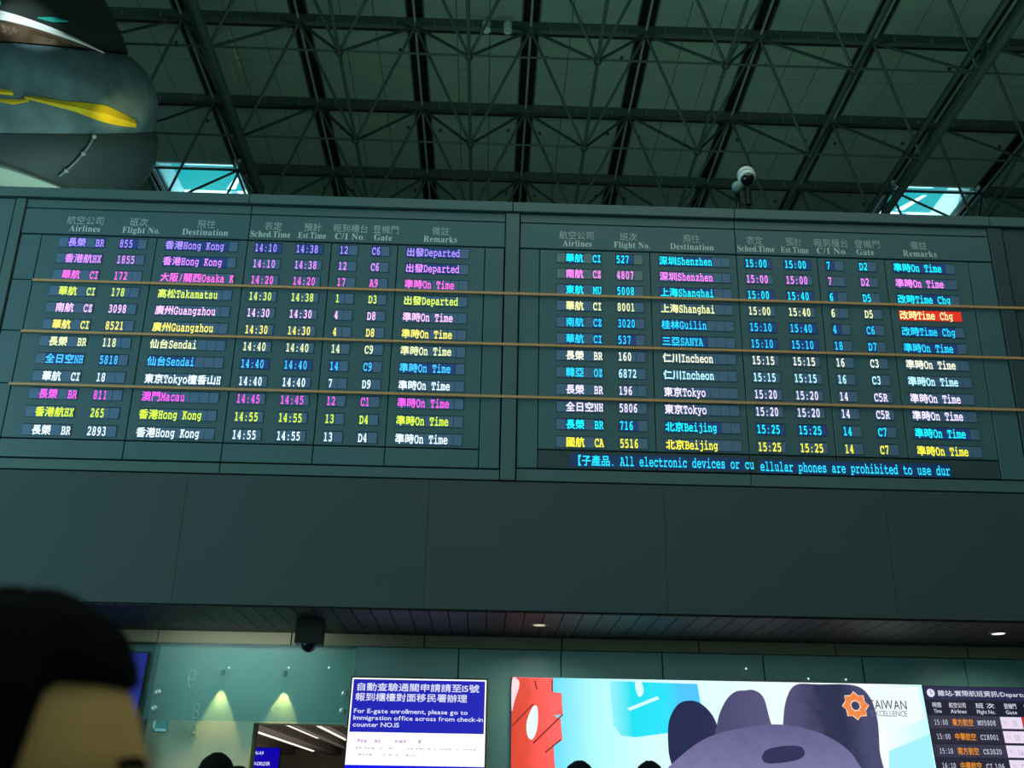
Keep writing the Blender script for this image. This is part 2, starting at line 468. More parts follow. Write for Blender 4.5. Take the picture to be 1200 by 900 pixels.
ROWR = [('cy', '華航  CI', '527', '深圳Shenzhen', '15:00', '15:00', '7', 'D2', OT),
        ('pk', '南航  CZ', '4807', '深圳Shenzhen', '15:00', '15:00', '7', 'D2', OT),
        ('cy', '東航  MU', '5008', '上海Shanghai', '15:00', '15:40', '6', 'D5', TC),
        ('pl', '華航  CI', '8001', '上海Shanghai', '15:00', '15:40', '6', 'D5', TC),
        ('c2', '南航  CZ', '3020', '桂林Guilin', '15:10', '15:40', '4', 'C6', TC),
        ('c2', '華航  CI', '537', '三亞SANYA', '15:10', '15:10', '18', 'D7', OT),
        ('cm', '長榮  BR', '160', '仁川Incheon', '15:15', '15:15', '16', 'C3', OT),
        ('cw', '韓亞  OZ', '6872', '仁川Incheon', '15:15', '15:15', '16', 'C3', OT),
        ('lw', '長榮  BR', '196', '東京Tokyo', '15:20', '15:20', '14', 'C5R', OT),
        ('lw', '全日空NH', '5806', '東京Tokyo', '15:20', '15:20', '14', 'C5R', OT),
        ('cy', '長榮  BR', '716', '北京Beijing', '15:25', '15:25', '14', 'C7', OT),
        ('yy', '國航  CA', '5516', '北京Beijing', '15:25', '15:25', '14', 'C7', OT)]
HL = [('航空公司', -3.773, -3.445, 1), ('Airlines', -3.74, -3.468, 0), ('班次', -3.227, -3.064, 1), ('Flight No.', -3.28, -2.948, 0), ('飛往', -2.638, -2.474, 1), ('Destination', -2.76, -2.353, 0),
      ('表定', -2.049, -1.892, 1), ('Sched.Time', -2.165, -1.809, 0), ('預計', -1.704, -1.546, 1), ('Est.Time', -1.747, -1.497, 0), ('報到櫃台', -1.448, -1.133, 1), ('C/I No.', -1.425, -1.156, 0),
      ('登機門', -1.095, -.862, 1), ('Gate', -1.081, -.916, 0), ('備註', -.575, -.417, 1), ('Remarks', -.645, -.345, 0)]
HR = [('航空公司', .553, .869, 1), ('Airlines', .584, .849, 0), ('班次', 1.093, 1.254, 1), ('Flight No.', 1.038, 1.365, 0), ('飛往', 1.658, 1.811, 1), ('Destination', 1.54, 1.936, 0),
      ('表定', 2.228, 2.378, 1), ('Sched.Time', 2.142, 2.479, 0), ('預計', 2.581, 2.728, 1), ('Est.Time', 2.531, 2.784, 0), ('報到櫃台', 2.831, 3.148, 1), ('C/I No.', 2.853, 3.13, 0),
      ('登機門', 3.201, 3.437, 1), ('Gate', 3.21, 3.376, 0), ('備註', 3.704, 3.859, 1), ('Remarks', 3.629, 3.939, 0)]

def strip(par, u, n, v, lit, red=False, grey=False):
    """a row of LED modules in a dark tray; modules that show writing glow blue"""
    m = MB(); w = .0788
    m.cur = 0; m.box(u-.002, u+n*w+.001, v-.047, v+.053, -.01, .0015)  # black edge above the modules imitates the shadow of a recess
    for k in range(n):
        m.cur = 3 if red else (2 if k in lit else 1)
        m.bevbox(u+k*w+.0015, u+(k+1)*w-.0015, v-.046, v+.046, .001, .006, .0012)
    return m.build('led_module_strip', [JOINT, MODG if grey else MODU, MODL, MODR], par)

def flight_board(label, X0, XS, X1, cols, F, rows, heads, v0, v1, vbot, tick=None):
    b = thing('departure_board', label, 'departure board', M=BM, group='departure boards')
    # rails and header: the header and the rails break at the vertical joint XS
    for a, c in ((X0, XS), (XS, X1)):
        panel(a, c, 3.362, 3.45, TEAL2, 'top_rail', par=b)
        panel(a, c, 3.112, 3.36, TEAL, 'header_panel', par=b)
        panel(a, c, 1.022, vbot-.165, TEAL2, 'bottom_rail', par=b)
    for a, c in zip(cols[:-1], cols[1:]):
        edge = a == cols[0] or c == cols[-1]
        if edge:
            for p, q in ((2.672, 3.105), (2.205, 2.672), (1.74, 2.205), (vbot-.16, 1.74)):
                panel(a, c, p, q, TEAL, 'column_panel', par=b)
        else:
            panel(a, c, vbot, 3.105, TEAL, 'column_panel', par=b)
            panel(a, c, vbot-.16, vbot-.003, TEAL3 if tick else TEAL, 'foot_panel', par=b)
    for txt, a, c, zh in heads:
        m = MB(); s = (c-a)
        if zh: fit_text(m, txt, a, c, 3.212, .080, .0015, off=.012)
        else: fit_text(m, txt, a, c, 3.143, .060, .0015, 'serif')
        m.build('header_lettering', HDRT, b)
    for i, r in enumerate(rows):
        v = v0+(v1-v0)*i/11
        ck = r[0]
        for key, txt in zip(('air', 'fli', 'des', 'sch', 'est', 'ci', 'gat', 'rem'), r[1:]):
            u, n, ut = F[key]
            lit = set(); p = ut
            for ch in txt:
                wd = 2*HALF if ord(ch) > 0x2E80 else HALF
                if ch != ' ':
                    lit.add(int((p+wd/2-u)/.0788))
                p += wd
            if i < 1 or ck in ('cy', 'c2', 'cb') or key in ('rem', 'des') and ck == 'pu': L = lit
            else: L = set()
            red = key == 'rem' and ck == 'pl'
            strip(b, u, n, v, L, red, grey=(tick is not None and i < 2 and key in ('air', 'fli')))
            c2 = 'pl' if red else ck
            if tick is not None and ck == 'cw' and key == 'air': c2 = 'c2'
            m = MB(); led_text(m, txt, ut, v, HALF, CH, .0085)
            m.build('led_lettering', led(c2), b)
    if tick:
        for (u, n, v, txt) in tick:
            m = MB(); m.box(u-.01, u+n*.0788+.01, v-.056, v+.056, -.01, .002)
            m.build('ticker_tray', mat('ticker_glass', '#16304a', rough=.3, emit=(.004, .02, .07), es=1), b)
            m = MB(); led_text(m, txt, u, v, HALF, .088, .006); m.build('led_lettering', led('c2'), b)
    return b

flight_board('left departure board, flights 14:10 to 14:55, top rows violet and magenta', -4.15, -2.178, .077,
             [-4.142, -3.962, -2.965, -2.178, -1.445, -.863, -.098, .072], FL, ROWL, HL, 3.036, 1.348, 1.278)
flight_board('right departure board, flights 15:00 to 15:25, one red cell, blue ticker line', .206, 2.13, 4.43,
             [.208, .384, 1.360, 2.13, 2.852, 3.455, 4.21, 4.428], FR, ROWR, HR, 3.026, 1.356, 1.290,
             [(.662, 18, 1.205, '【子產品. All electronic devices or cu'[:35]), (2.207, 20, 1.192, 'ellular phones are prohibited to use dur')])

# ------------------------------------------------------------------ soffit with downlights
soff = MB().box(HX0, HX1, 6.93, 8.4, 2.935, 2.96).build('trim_1', JOINT, kind='structure')
BROWN = mat('soffit_brown', '#2b2620', rough=.6, noise=.15, nscale=5)
sm = None
x = HX0
while x < HX1-.01:
    if sm is None:
        o = MB().box(0.004, .146, 6.92, 7.98, 2.915, 2.936).build('soffit_plank', BROWN, soff); sm = o.data
    else: o = link('soffit_plank', sm, soff)
    o.location.x = x; x += .15
for nme, X, Y, col, s in (('dim', .436, 7.386, '#e8e6c0', .75), ('bright', 4.239, 7.347, '#ffffff', 1.6)):
    d = thing('downlight', ('dim cream round downlight in the dark soffit above the video wall' if nme == 'dim' else 'bright white round downlight in the soffit at the right edge'), 'light', (X, Y, 2.915), group='soffit downlights')
    MB().lathe([(.05, -.004), (.075, -.006), (.08, .0), (.05, .0)], 24).build('rim', mat('lamp_rim', '#6f7a78', rough=.3, metal=.8), d, smooth=True)
    MB().bar((0, 0, -.003), (0, 0, .0), .052, 24).build('lens', glow('lens_'+nme, col, s), d)
    l = lamp('downlight_lamp', 'SPOT', (X, Y, 2.90), 30, (1, .93, .75), (X, Y, 0), spot_size=R(158), spot_blend=.8, shadow_soft_size=.04)
# dark round-nosed unit hanging from the soffit
d = thing('ceiling_speaker', 'black box with a round lens hanging from the soffit above the opening', 'speaker', (-1.42, 7.34, 2.915))
MB().box(-.105, .105, -.07, .08, -.20, 0).build('housing', mat('black_plastic', '#0c1011', rough=.5), d)
MB().ball((0, 0, -.20), .062, 16, 10).build('lens_dome', mat('black_gloss', '#080c0e', rough=.15), d, smooth=True)

# ------------------------------------------------------------------ wall under the soffit
YW = 8.10
PLAST = mat('pale_plaster', '#c9d0b4', rough=.8, noise=.04, nscale=2)
DGLASSW = mat('teal_backpaint', '#4f8481', rough=.5, noise=.06, nscale=1.2)
t = MB()
t.cur = 0
t.box(-1.96, -1.12, YW, YW+.2, 2.177, 2.92)
t.box(-2.86, -1.96, YW, YW+.2, 0, 2.92)
t.cur = 1
t.box(HX0, -2.86, YW, YW+.2, 0, 2.92); t.box(-1.12, HX1, YW, YW+.2, 0, 2.92)
wf = t.build('wall_front', [PLAST, DGLASSW], kind='structure')
# brownish lintel panels under the soffit
LM = mat('lintel_panel', '#85836f', rough=.7, noise=.06, nscale=2)
lxj = [HX0, -5.2, -4.05, -2.86, -1.70, -.538, .67, 1.884, 3.099, 4.288, 5.45, HX1]
for a, b in zip(lxj[:-1], lxj[1:]):
    MB().box(a+.006, b-.006, 7.975, 8.1, 2.812, 2.912).build('lintel_panel', LM, wf)
# glass cladding
GL = mat('glass_cladding', '#6ba09d', rough=.2, spec=.6, noise=.12, nscale=1.1)
gj = [-1.135, -.233, .661, 1.551, 2.445, 3.327, 4.24, 5.13, 6.03, 6.93, 7.83, 8.73]
for a, b in zip(gj[:-1], gj[1:]):
    MB().box(a+.006, b-.006, 7.985, 8.0, 1.2, 2.805).build('glass_panel', GL, wf)
xx = -2.86
hg = MB().box(-2.855, -1.147, 7.955, 7.967, 2.178, 2.806).build('glass_header', glass('header_glass', (.70, .93, .98), .84), wf)
# glass fixings and glowing beads imitating lamp reflections
FIX = mat('fixing_steel', '#c8e0dc', rough=.3, metal=.6)
for X, Z in ((-2.762, 2.394), (-2.768, 2.265), (-1.193, 2.41), (-1.196, 2.272)):
    MB().ball((X, 7.945, Z), .026, 14, 8, (1, .5, 1)).build('glass_fixing', FIX, wf, smooth=True)
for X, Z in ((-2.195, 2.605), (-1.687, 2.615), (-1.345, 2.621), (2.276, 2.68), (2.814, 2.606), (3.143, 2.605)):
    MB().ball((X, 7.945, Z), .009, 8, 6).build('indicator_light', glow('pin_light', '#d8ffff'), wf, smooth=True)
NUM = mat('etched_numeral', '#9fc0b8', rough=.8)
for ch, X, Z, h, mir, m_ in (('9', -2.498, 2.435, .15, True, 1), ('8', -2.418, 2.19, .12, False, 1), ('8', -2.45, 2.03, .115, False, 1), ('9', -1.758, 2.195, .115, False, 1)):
    # outline numeral standing for a reflection, drawn as thin bars
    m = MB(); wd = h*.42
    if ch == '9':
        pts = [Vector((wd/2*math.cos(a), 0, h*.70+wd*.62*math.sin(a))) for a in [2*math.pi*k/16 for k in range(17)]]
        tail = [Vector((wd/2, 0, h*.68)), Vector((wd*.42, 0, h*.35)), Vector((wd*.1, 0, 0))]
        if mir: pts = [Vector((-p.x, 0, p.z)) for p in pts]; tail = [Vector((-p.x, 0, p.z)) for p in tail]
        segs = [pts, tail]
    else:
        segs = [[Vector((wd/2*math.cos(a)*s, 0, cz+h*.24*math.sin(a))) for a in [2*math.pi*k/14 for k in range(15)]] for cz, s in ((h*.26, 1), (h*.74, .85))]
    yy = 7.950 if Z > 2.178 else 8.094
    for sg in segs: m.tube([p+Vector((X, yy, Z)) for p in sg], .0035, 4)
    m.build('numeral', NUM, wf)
# wall washers making the two yellow cones of light
for X in (-2.27, -1.735):
    lamp('wall_washer', 'SPOT', (X, YW-.05, 2.535), 20, (1.0, .74, .24), (X, YW-.05, 0), spot_size=R(52), spot_blend=.35, shadow_soft_size=.004)
    f = MB().bar((X, YW-.05, 2.60), (X, YW-.05, 2.556), .018, 10).build('wall_washer', mat('lamp_rim', '#6f7a78'), wf)
lamp('soffit_wash', 'AREA', (-2.1, 7.6, 2.90), 8, (.92, 1.0, .90), (-2.1, 8.1, 1.9), 1.2, .25)  # unseen light added to brighten the wall, no fitting in the soffit
# cyan bracket sign hanging under the glass
d = thing('bracket_sign', 'small pale cyan L-marked plate under the left corner of the glass header', 'sign', (-2.70, 7.96, 2.12))
MB().box(-.06, .065, -.01, .01, -.04, .05).build('plate', mat('cyan_plate', '#4c9a98', rough=.4), d)
MB().box(-.052, -.036, -.014, -.009, -.034, .044).box(-.052, .06, -.014, -.009, -.034, -.012).build('mark', mat('cyan_mark', '#a9e6e0', rough=.4), d)
# blue sign behind the near head
d = thing('blue_screen', 'blue lit sign left of the glass header, mostly behind the near head', 'sign', (-3.22, 7.93, 2.30))
MB().box(-.36, .33, .0, .05, -.6, .42).build('casing', mat('black_plastic', '#0c1011'), d)
MB().box(-.35, .32, -.006, .0, -.12, .41).build('screen', glow('blue_sign', '#243aa8', .5), d)
MB().box(-.35, .32, -.006, .0, -.59, -.14).build('lower_screen', glow('pale_blue_sign', '#4a6f8c', .4), d)

# ------------------------------------------------------------------ room behind the opening
IC = mat('inner_ceiling', '#3a342f', rough=.8, noise=.2, nscale=2)
MB().box(-7.5, 1.5, 8.3, 25.5, 2.70, 2.74).build('ceiling_inner', IC, kind='structure')
t = MB().box(-7.6, -7.5, 8.3, 25.5, 0, 2.72); t.build('wall_inner_left', mat('inner_wall', '#6e665a', rough=.8), kind='structure')
MB().box(1.5, 1.6, 8.3, 25.5, 0, 2.72).build('wall_inner_right', mat('inner_wall', '#6e665a'), kind='structure')
beam_lab = ['nearest', 'second', 'third', 'fourth', 'fifth']
TUBEM = glow('tube_light', '#fffbe8', 1.3)
lines = [(-2.975, 13.2, 17.2), (-2.523, 12.7, 17.7), (-2.065, 12.2, 17.6), (-3.80, 15.5, 21.5), (-2.905, 17.6, 21.0), (-2.07, 18.2, 21.0)]
names = ['long white tube light behind the opening, starting at the glass edge left of centre', 'long white tube light behind the opening, to the right of the longest one', 'white tube light at the right top corner of the opening',
         'farthest left white tube light running above the blue gate sign', 'far white tube light continuing behind a ceiling gap', 'far white tube light hidden mostly by the notice screen']
for (X, y0, y1), nm in zip(lines, names):
    o = thing('tube_light', nm, 'light', (X, y0, 2.685), group='tube lights behind the opening')
    MB().box(-.035, .035, 0, y1-y0, -.03, .01).build('fitting', mat('lamp_pale', '#9fb8ab'), o)
    MB().box(-.028, .028, .01, y1-y0-.01, -.045, -.03).build('tube', TUBEM, o)
for k, (X, wd) in enumerate(((-3.35, .28), (-2.73, .12), (-2.28, .12), (-4.4, .3))):
    MB().box(X-wd/2, X+wd/2, 9, 22, 2.58, 2.70).build('ceiling_beam', mat('inner_beam', '#544c46', rough=.8), bpy.data.objects['ceiling_inner'])
lamp('inner_room_lamp', 'AREA', (-2.8, 15, .9), 110, (1, .88, .78), (-2.8, 15, 3), 3, 8)  # unseen upward light added to brighten the inner ceiling
MB().box(-7.5, 1.5, 21.8, 22, 0, 2.72).build('wall_inner_far', mat('inner_wall', '#6e665a'), kind='structure')
# blue gate sign inside
p0 = px(289, 875.5, 1, 10.2); p1 = px(329, 876.5, 1, 10.2)
g = thing('gate_sign', 'small blue lit gate sign with white lettering inside the opening', 'sign', (p0.x, 10.2, p0.z))
gw = p1.x-p0.x
MB().box(0, gw, 0, .06, -.40, 0).build('casing', mat('black_plastic', '#0c1011'), g)
MB().box(.004, gw-.004, -.006, .0, -.395, -.004).build('screen', glow('gate_blue', '#1205a8'), g)
GW = glow('gate_white', '#e8e8ff')
def xz_text(txt, x0, x1, zb, cap, y, m_, par, name='lettering', **k):
    m = MB(); fit_text(m, txt, x0, x1, zb, cap, 0, **k)
    m.v = [(a, y, b) for a, b, c in m.v]
    return m.build(name, m_, par)
s_ = gw/40
xz_text('機門', .1*s_, 8.5*s_, -8.5*s_, 5.5*s_, -.009, GW, g, off=.02)
xz_text('A1-A9', 10.5*s_, 21*s_, -8*s_, 3.6*s_, -.009, GW, g, off=.02)
MB().box(.5*s_, 4*s_, -.012, -.007, -12.5*s_, -11*s_).build('lettering', GW, g)
xz_text('機門', .1*s_, 8.5*s_, -20*s_, 5.5*s_, -.009, GW, g, off=.02)
xz_text('D1-D10,D5R', 9.5*s_, 30*s_, -19.5*s_, 3.8*s_, -.009, GW, g, off=.02)

# ------------------------------------------------------------------ notice screen
NB = glow('notice_blue', '#1f22b4', 1.0); NW = glow('notice_white', '#ffffff', 1.1)
n = thing('notice_screen', 'blue and white lit notice screen about E-gate enrollment', 'sign', (-1.13, 7.93, 2.54))
nw = 1.145
MB().box(-.012, nw+.012, -.002, .04, -1.1, .012).build('casing', mat('black_plastic', '#0c1011'), n)
MB().box(0, nw, -.008, -.002, -1.09, 0).build('screen_white', NW, n)
MB().box(.012, nw-.012, -.011, -.008, -.432, -.012).build('screen_blue', NB, n)
MB().box(0, nw, -.011, -.008, -1.09, -.685).build('screen_foot', glow('foot_blue', '#0a10f0', 1), n)
NT = glow('notice_text', '#dfe2ff')
xz_text('自動查驗通關申請請至15號', .035, 1.085, -.105, .064, -.014, NT, n, off=.028)
xz_text('報到櫃檯對面移民署辦理', .035, .985, -.187, .064, -.014, NT, n, off=.028)
xz_text('For E-gate enrollment, please go to', .035, .995, -.283, .034, -.014, NT, n, off=.03)
xz_text('Immigration office across from check-in', .035, 1.125, -.337, .034, -.014, NT, n, off=.03)
xz_text('counter NO.15', .035, .425, -.391, .034, -.014, NT, n, off=.03)
rr = random.Random(3)
m = MB()
for (z, x1, h, dn) in ((-.50, .62, .03, .5), (-.555, 1.08, .014, .45), (-.605, .66, .014, .55)):
    x = .04
    while x < x1:
        wd = rr.uniform(.008, .03)
        if rr.random() < dn: m.box(x, x+wd, -.0105, -.0085, z-h/2*rr.uniform(.4, 1), z+h/2*rr.uniform(.4, 1))
        x += wd+.008
m.build('faded_lettering', glow('faded_text', '#cfb4d6', 1), n)

# ------------------------------------------------------------------ video wall
vw = thing('video_wall', 'large video wall of six lit panels showing red lattice and grey plush shapes', 'video wall', (.228, 7.93, 2.575))
VW, VH = 1.19, .69
for c in range(3):
    for r in range(2):
        MB().box(c*VW+.002, (c+1)*VW-.002, 0, .06, -(r+1)*VH+.002, -r*VH).build('screen_bezel', mat('black_plastic', '#0c1011'), vw)
def grad(name, stops, axis='X', sc=1.0, off=0.0, noise=0, s=1.0):
    """colours of the moving picture shown by the lit screen"""
    m = bpy.data.materials.new(name); m.use_nodes = True; nt = m.node_tree; b = nt.nodes['Principled BSDF']
    b.inputs['Base Color'].default_value = (.01, .01, .01, 1); b.inputs['Roughness'].default_value = .5; b.inputs['Specular IOR Level'].default_value = .2
    tc = nt.nodes.new('ShaderNodeTexCoord'); sp_ = nt.nodes.new('ShaderNodeSeparateXYZ'); nt.links.new(tc.outputs['Object'], sp_.inputs[0])
    ma = nt.nodes.new('ShaderNodeMath'); ma.operation = 'MULTIPLY_ADD'; ma.inputs[1].default_value = sc; ma.inputs[2].default_value = off
    nt.links.new(sp_.outputs[axis], ma.inputs[0])
    last = ma.outputs[0]
    if noise:
        n_ = nt.nodes.new('ShaderNodeTexNoise'); n_.inputs['Scale'].default_value = 9; n_.inputs['Detail'].default_value = 8
        nt.links.new(tc.outputs['Object'], n_.inputs['Vector'])
        m2 = nt.nodes.new('ShaderNodeMath'); m2.operation = 'MULTIPLY_ADD'; m2.inputs[1].default_value = noise; nt.links.new(n_.outputs['Fac'], m2.inputs[0]); nt.links.new(last, m2.inputs[2]); last = m2.outputs[0]
    cr = nt.nodes.new('ShaderNodeValToRGB'); e = cr.color_ramp.elements
    while len(e) < len(stops): e.new(.5)
    for el, (p, c) in zip(e, stops): el.position = p; el.color = (*lin(c), 1)
    nt.links.new(last, cr.inputs[0]); nt.links.new(cr.outputs[0], b.inputs['Emission Color']); b.inputs['Emission Strength'].default_value = s
    return m
PB = grad('picture_sky', [(0, '#ffe8f0'), (.07, '#48d8ff'), (.2, '#b4ffff'), (.33, '#d8ffff'), (.7, '#f4ffff'), (.88, '#fbffff'), (1, '#c8ffff')], 'X', 1/3.57)
def flat(pts, y, m_, name, par=vw, th=.0006):
    """flat picture element, pts in metres right of / below the wall's top left corner, clipped to the panels"""
    nn = len(pts); m = MB()
    m.add([(a, y, -b) for a, b in pts]+[(a, y+th, -b) for a, b in pts], [tuple(range(nn)), tuple(range(2*nn-1, nn-1, -1))]+[(k, k+nn, (k+1) % nn+nn, (k+1) % nn) for k in range(nn)])
    bm = bmesh.new(); me = bpy.data.meshes.new(name); me.from_pydata(m.v, [], m.f)
    bm.from_mesh(me); bmesh.ops.recalc_face_normals(bm, faces=bm.faces); bmesh.ops.triangulate(bm, faces=[f for f in bm.faces if len(f.verts) > 4]); bm.to_mesh(me); bm.free()
    me.materials.append(m_)
    return link(name, me, par)
flat([(0.006, .004), (3.566, .004), (3.566, 1.376), (.006, 1.376)], -.003, PB, 'picture')
def P(x, y):
    q = px(x, y, 1, 7.925); return (q.x-.228, 2.575-q.z)
def spl(pts, n=6, closed=True):
    out = []; N = len(pts)
    for i in range(N if closed else N-1):
        p0, p1, p2, p3 = [Vector(pts[(i+k) % N] if closed else pts[min(max(i+k, 0), N-1)]) for k in (-1, 0, 1, 2)]
        for s in range(n):
            t_ = s/n
            out.append(tuple(.5*((2*p1)+(-p0+p2)*t_+(2*p0-5*p1+4*p2-p3)*t_*t_+(-p0+3*p1-3*p2+p3)*t_**3)))
    return out
# red lattice at the left
REDM = grad('picture_red', [(0, '#d8402e'), (.45, '#e8503c'), (.6, '#ff5a50'), (1, '#ff6a66')], 'X', 2.2, .0, noise=.3)
REDD = glow('picture_red_shade', '#8e2420')
T0 = .006
flat([(T0, .006), (T0+.02, .006), (.16, .006), (.36, .006), (.355, .12), (.43, .13), (.44, .30), (.36, .31), (.42, .335), (.435, .50), (.36, .55), (.37, .70), (.39, 1.37), (T0, 1.37)], -.0040, REDM, 'picture_red_lattice')
flat(spl([(T0, .03), (.05, .02), (.07, .07), (.03, .2), (T0, .28)], 4), -.0048, glow('picture_pink', '#ffdfe6'), 'picture_pink_corner')
flat(spl([(.185, .245), (.225, .25), (.225, .40), (.185, .50), (.14, .47), (.135, .36)], 4), -.0048, glow('picture_white', '#eefcff'), 'picture_gap')
for a, b in (((.01, .40), (.19, .22)), ((.2, .03), (.22, .1)), ((.19, .53), (.44, .30)), ((.29, .60), (.42, .5)), ((.35, .02), (.352, .12))):
    a = Vector(a); b = Vector(b); q = Vector((-(b-a).y, (b-a).x)).normalized()*.006
    flat([tuple(a-q), tuple(b-q), tuple(b+q), tuple(a+q)], -.0044, REDD, 'picture_shade_line')
# cyan rounded sheet behind
CYM = grad('picture_cyan', [(0, '#9af6ff'), (.3, '#22e4f4'), (.75, '#30e6ff'), (1, '#52c8ff')], 'X', 1.6, -1.35)
flat([P(714, 798), P(817, 801.5), P(823, 835), P(818, 851), P(790, 858), P(745, 864), P(728, 862), P(719, 850)], -.0040, CYM, 'picture_cyan_sheet')
flat(spl([P(744, 800), P(752, 800), P(754, 812), P(748, 816)], 4), -.0046, glow('picture_glint', '#dcffff'), 'picture_glint')
flat([P(735, 830), P(770, 816), P(773, 819), P(738, 833)], -.0046, glow('picture_glint', '#dcffff'), 'picture_glint')
# plush shapes
FURD = grad('picture_fur_dark', [(0, '#262c50'), (.45, '#34365a'), (.75, '#4c4a70'), (1, '#5c5a80')], 'X', 1.4, -2.35, noise=.35)
FUR2 = grad('picture_fur_mid', [(0, '#4e4c72'), (.5, '#5b5880'), (1, '#44436a')], 'X', 1.4, -2.7, noise=.3)
FUR3 = grad('picture_fur_right', [(0, '#5c5a82'), (.4, '#524f76'), (.62, '#333552'), (.8, '#2e3350'), (1, '#4a4c70')], 'X', 1.05, -2.3, noise=.25)
FURP = grad('picture_fur_pale', [(0, '#6b6796'), (.5, '#7d78a6'), (1, '#5f5b88')], 'Z', 1.1, 1.15, noise=.3)
flat([P(1019, 803.5), P(1076, 805), P(1084, 842), P(1045, 858), P(1019, 840)], -.0038, glow('picture_pale', '#f2ffff'), 'picture_light_patch')
flat([P(1042, 880), P(1090, 860), P(1097, 915), P(1042, 915)], -.0038, glow('picture_cyan_corner', '#a8f4ff'), 'picture_cyan_corner')
flat(spl([P(783, 872), P(784, 845), P(794, 826), P(808, 821), P(822, 825), P(836, 840), P(842, 862), P(835, 900), P(795, 905), P(786, 892)]), -.0042, FURD, 'picture_plush_ear')
flat(spl([P(840, 880), P(841, 845), P(850, 822), P(861, 811), P(873, 809), P(884, 809), P(895, 818), P(903, 846), P(912, 870), P(880, 890)]), -.0045, FUR2, 'picture_plush_ear')
e3 = spl([P(920, 880), P(918, 845), P(922, 818), P(933, 802.5), P(960, 802), P(1000, 803), P(1018, 815), P(1028, 842), P(1031, 880), P(1034, 918), P(980, 918)])
flat([(a, max(b, .006)) for a, b in e3], -.0045, FUR3, 'picture_plush_ear')
flat(spl([P(775, 912), P(800, 884), P(830, 864), P(870, 853), P(915, 849), P(955, 857), P(985, 872), P(1004, 892), P(1012, 925), P(900, 940), P(790, 935)]), -.0052, FURP, 'picture_plush_mound')
flat(spl([P(893, 886), P(900, 878), P(920, 874), P(938, 875), P(943, 883), P(936, 890), P(915, 894), P(897, 894)]), -.0058, glow('picture_oval', '#34345a'), 'picture_plush_spot')
# emblem and words in the corner of the picture
c0 = P(1002.5, 827); cx, cy = c0
LO = glow('logo_orange', '#f08a4a'); LP = glow('logo_line', '#ffd8c0')
m = MB(); ml = MB()
for k in range(8):
    a = 2*math.pi*k/8+.2
    for inner, w_, out in ((ml, .027, 0), (m, .019, .004)):
        ca, sa = math.cos(a), math.sin(a)
        # short bar lying across the radius, turned like the blades of a pinwheel
        rad = .070; cxx, cyy = cx+rad*ca, cy+rad*sa
        d1 = Vector((math.cos(a+2.08), math.sin(a+2.08)))*(.046-out); n1 = Vector((-d1.y, d1.x)).normalized()*w_
        q = [Vector((cxx, cyy))-d1-n1, Vector((cxx, cyy))+d1-n1, Vector((cxx, cyy))+d1+n1, Vector((cxx, cyy))-d1+n1]
        yy = -.0066-(.0006 if out else 0)-.00003*k
        inner.add([(p.x, yy, -p.y) for p in q], [(0, 1, 2, 3)])
ml.build('emblem_outline', LP, vw); m.build('emblem', LO, vw)
tp = P(1018, 830); te = P(1063.5, 832)
TXTG = glow('logo_text', '#4a4660')
xz_text('TAIWAN', tp[0], te[0], -tp[1]-.004, .072, -.0072, TXTG, vw, name='picture_lettering', off=.01)
tp = P(1021, 838.5); te = P(1064, 840.5)
xz_text('EXCELLENCE', tp[0], te[0], -tp[1]-.004, .045, -.0072, glow('logo_text2', '#6f6a86'), vw, name='picture_lettering', off=-.005)

# ------------------------------------------------------------------ flight list screen at the right
fs = thing('flight_list_screen', 'dark lit screen listing departures with white and red cells, right of the video wall', 'screen', (3.80, 7.93, 2.565))
SW = 1.19
MB().box(0, SW*1.05, 0, .06, -1.38, 0).build('casing', mat('black_plastic', '#0c1011'), fs)
def r_(x0, x1, z0, z1, m_, y=-.002, name='screen_cell'):
    return MB().box(x0, x1, y-.001, y, z0, z1).build(name, m_, fs)
r_(.004, SW, -1.37, -.004, glow('list_bg', '#15162a'), name='screen')
r_(.004, SW, -.115, -.004, glow('list_head', '#23254a'), -.003)
XW = glow('list_white', '#e4e4f6'); XO = glow('list_orange', '#f29a26'); XC = glow('list_cell', '#eadcf4'); XR = glow('list_red', '#e02a22'); XG = glow('list_grey_text', '#8d8496')
def ft(txt, x0, x1, zb, cap, m_=XW, **k): return xz_text(txt, x0, x1, zb, cap, -.0055, m_, fs, **k)
m = MB().bar((.062, -.006, -.060), (.062, -.004, -.060), .034, 20); m.build('clock_symbol', XW, fs)
MB().box(.059, .064, -.0075, -.006, -.062, -.036).box(.059, .078, -.0075, -.006, -.066, -.061).build('clock_hand', glow('list_head', '#23254a'), fs)
ft('離站-實際航班資訊/Departures - Flights', .12, 1.19, -.084, .048, off=.01)
for t1, t2, a, b in (('時間', 'Time', .055, .135), ('航空公司', 'Airlines', .20, .35), ('班 次', 'Flight No.', .43, .60), ('登機門', 'Gate', .68, .79), ('備 註', 'Remarks', .85, 1.0)):
    ft(t1, a, b if len(t2) > 4 else b, -.178, .042, off=.01); ft(t2, a+.005, b-.005, -.222, .03, off=.005)
LR = [('15:00', '東方航空', 'MU5008', 'D5', 1), ('15:00', '中華航空', 'CI8001', 'D5', 1), ('15:10', '南方航空', 'CZ3020', 'C6', 1), ('16:10', '中華航空', 'CI 106', 'D6', 0), ('16:10', '中華航空', 'CI 563', 'D1', 0), ('16:15', '中華航空', 'CI 751', 'D2', 0)]
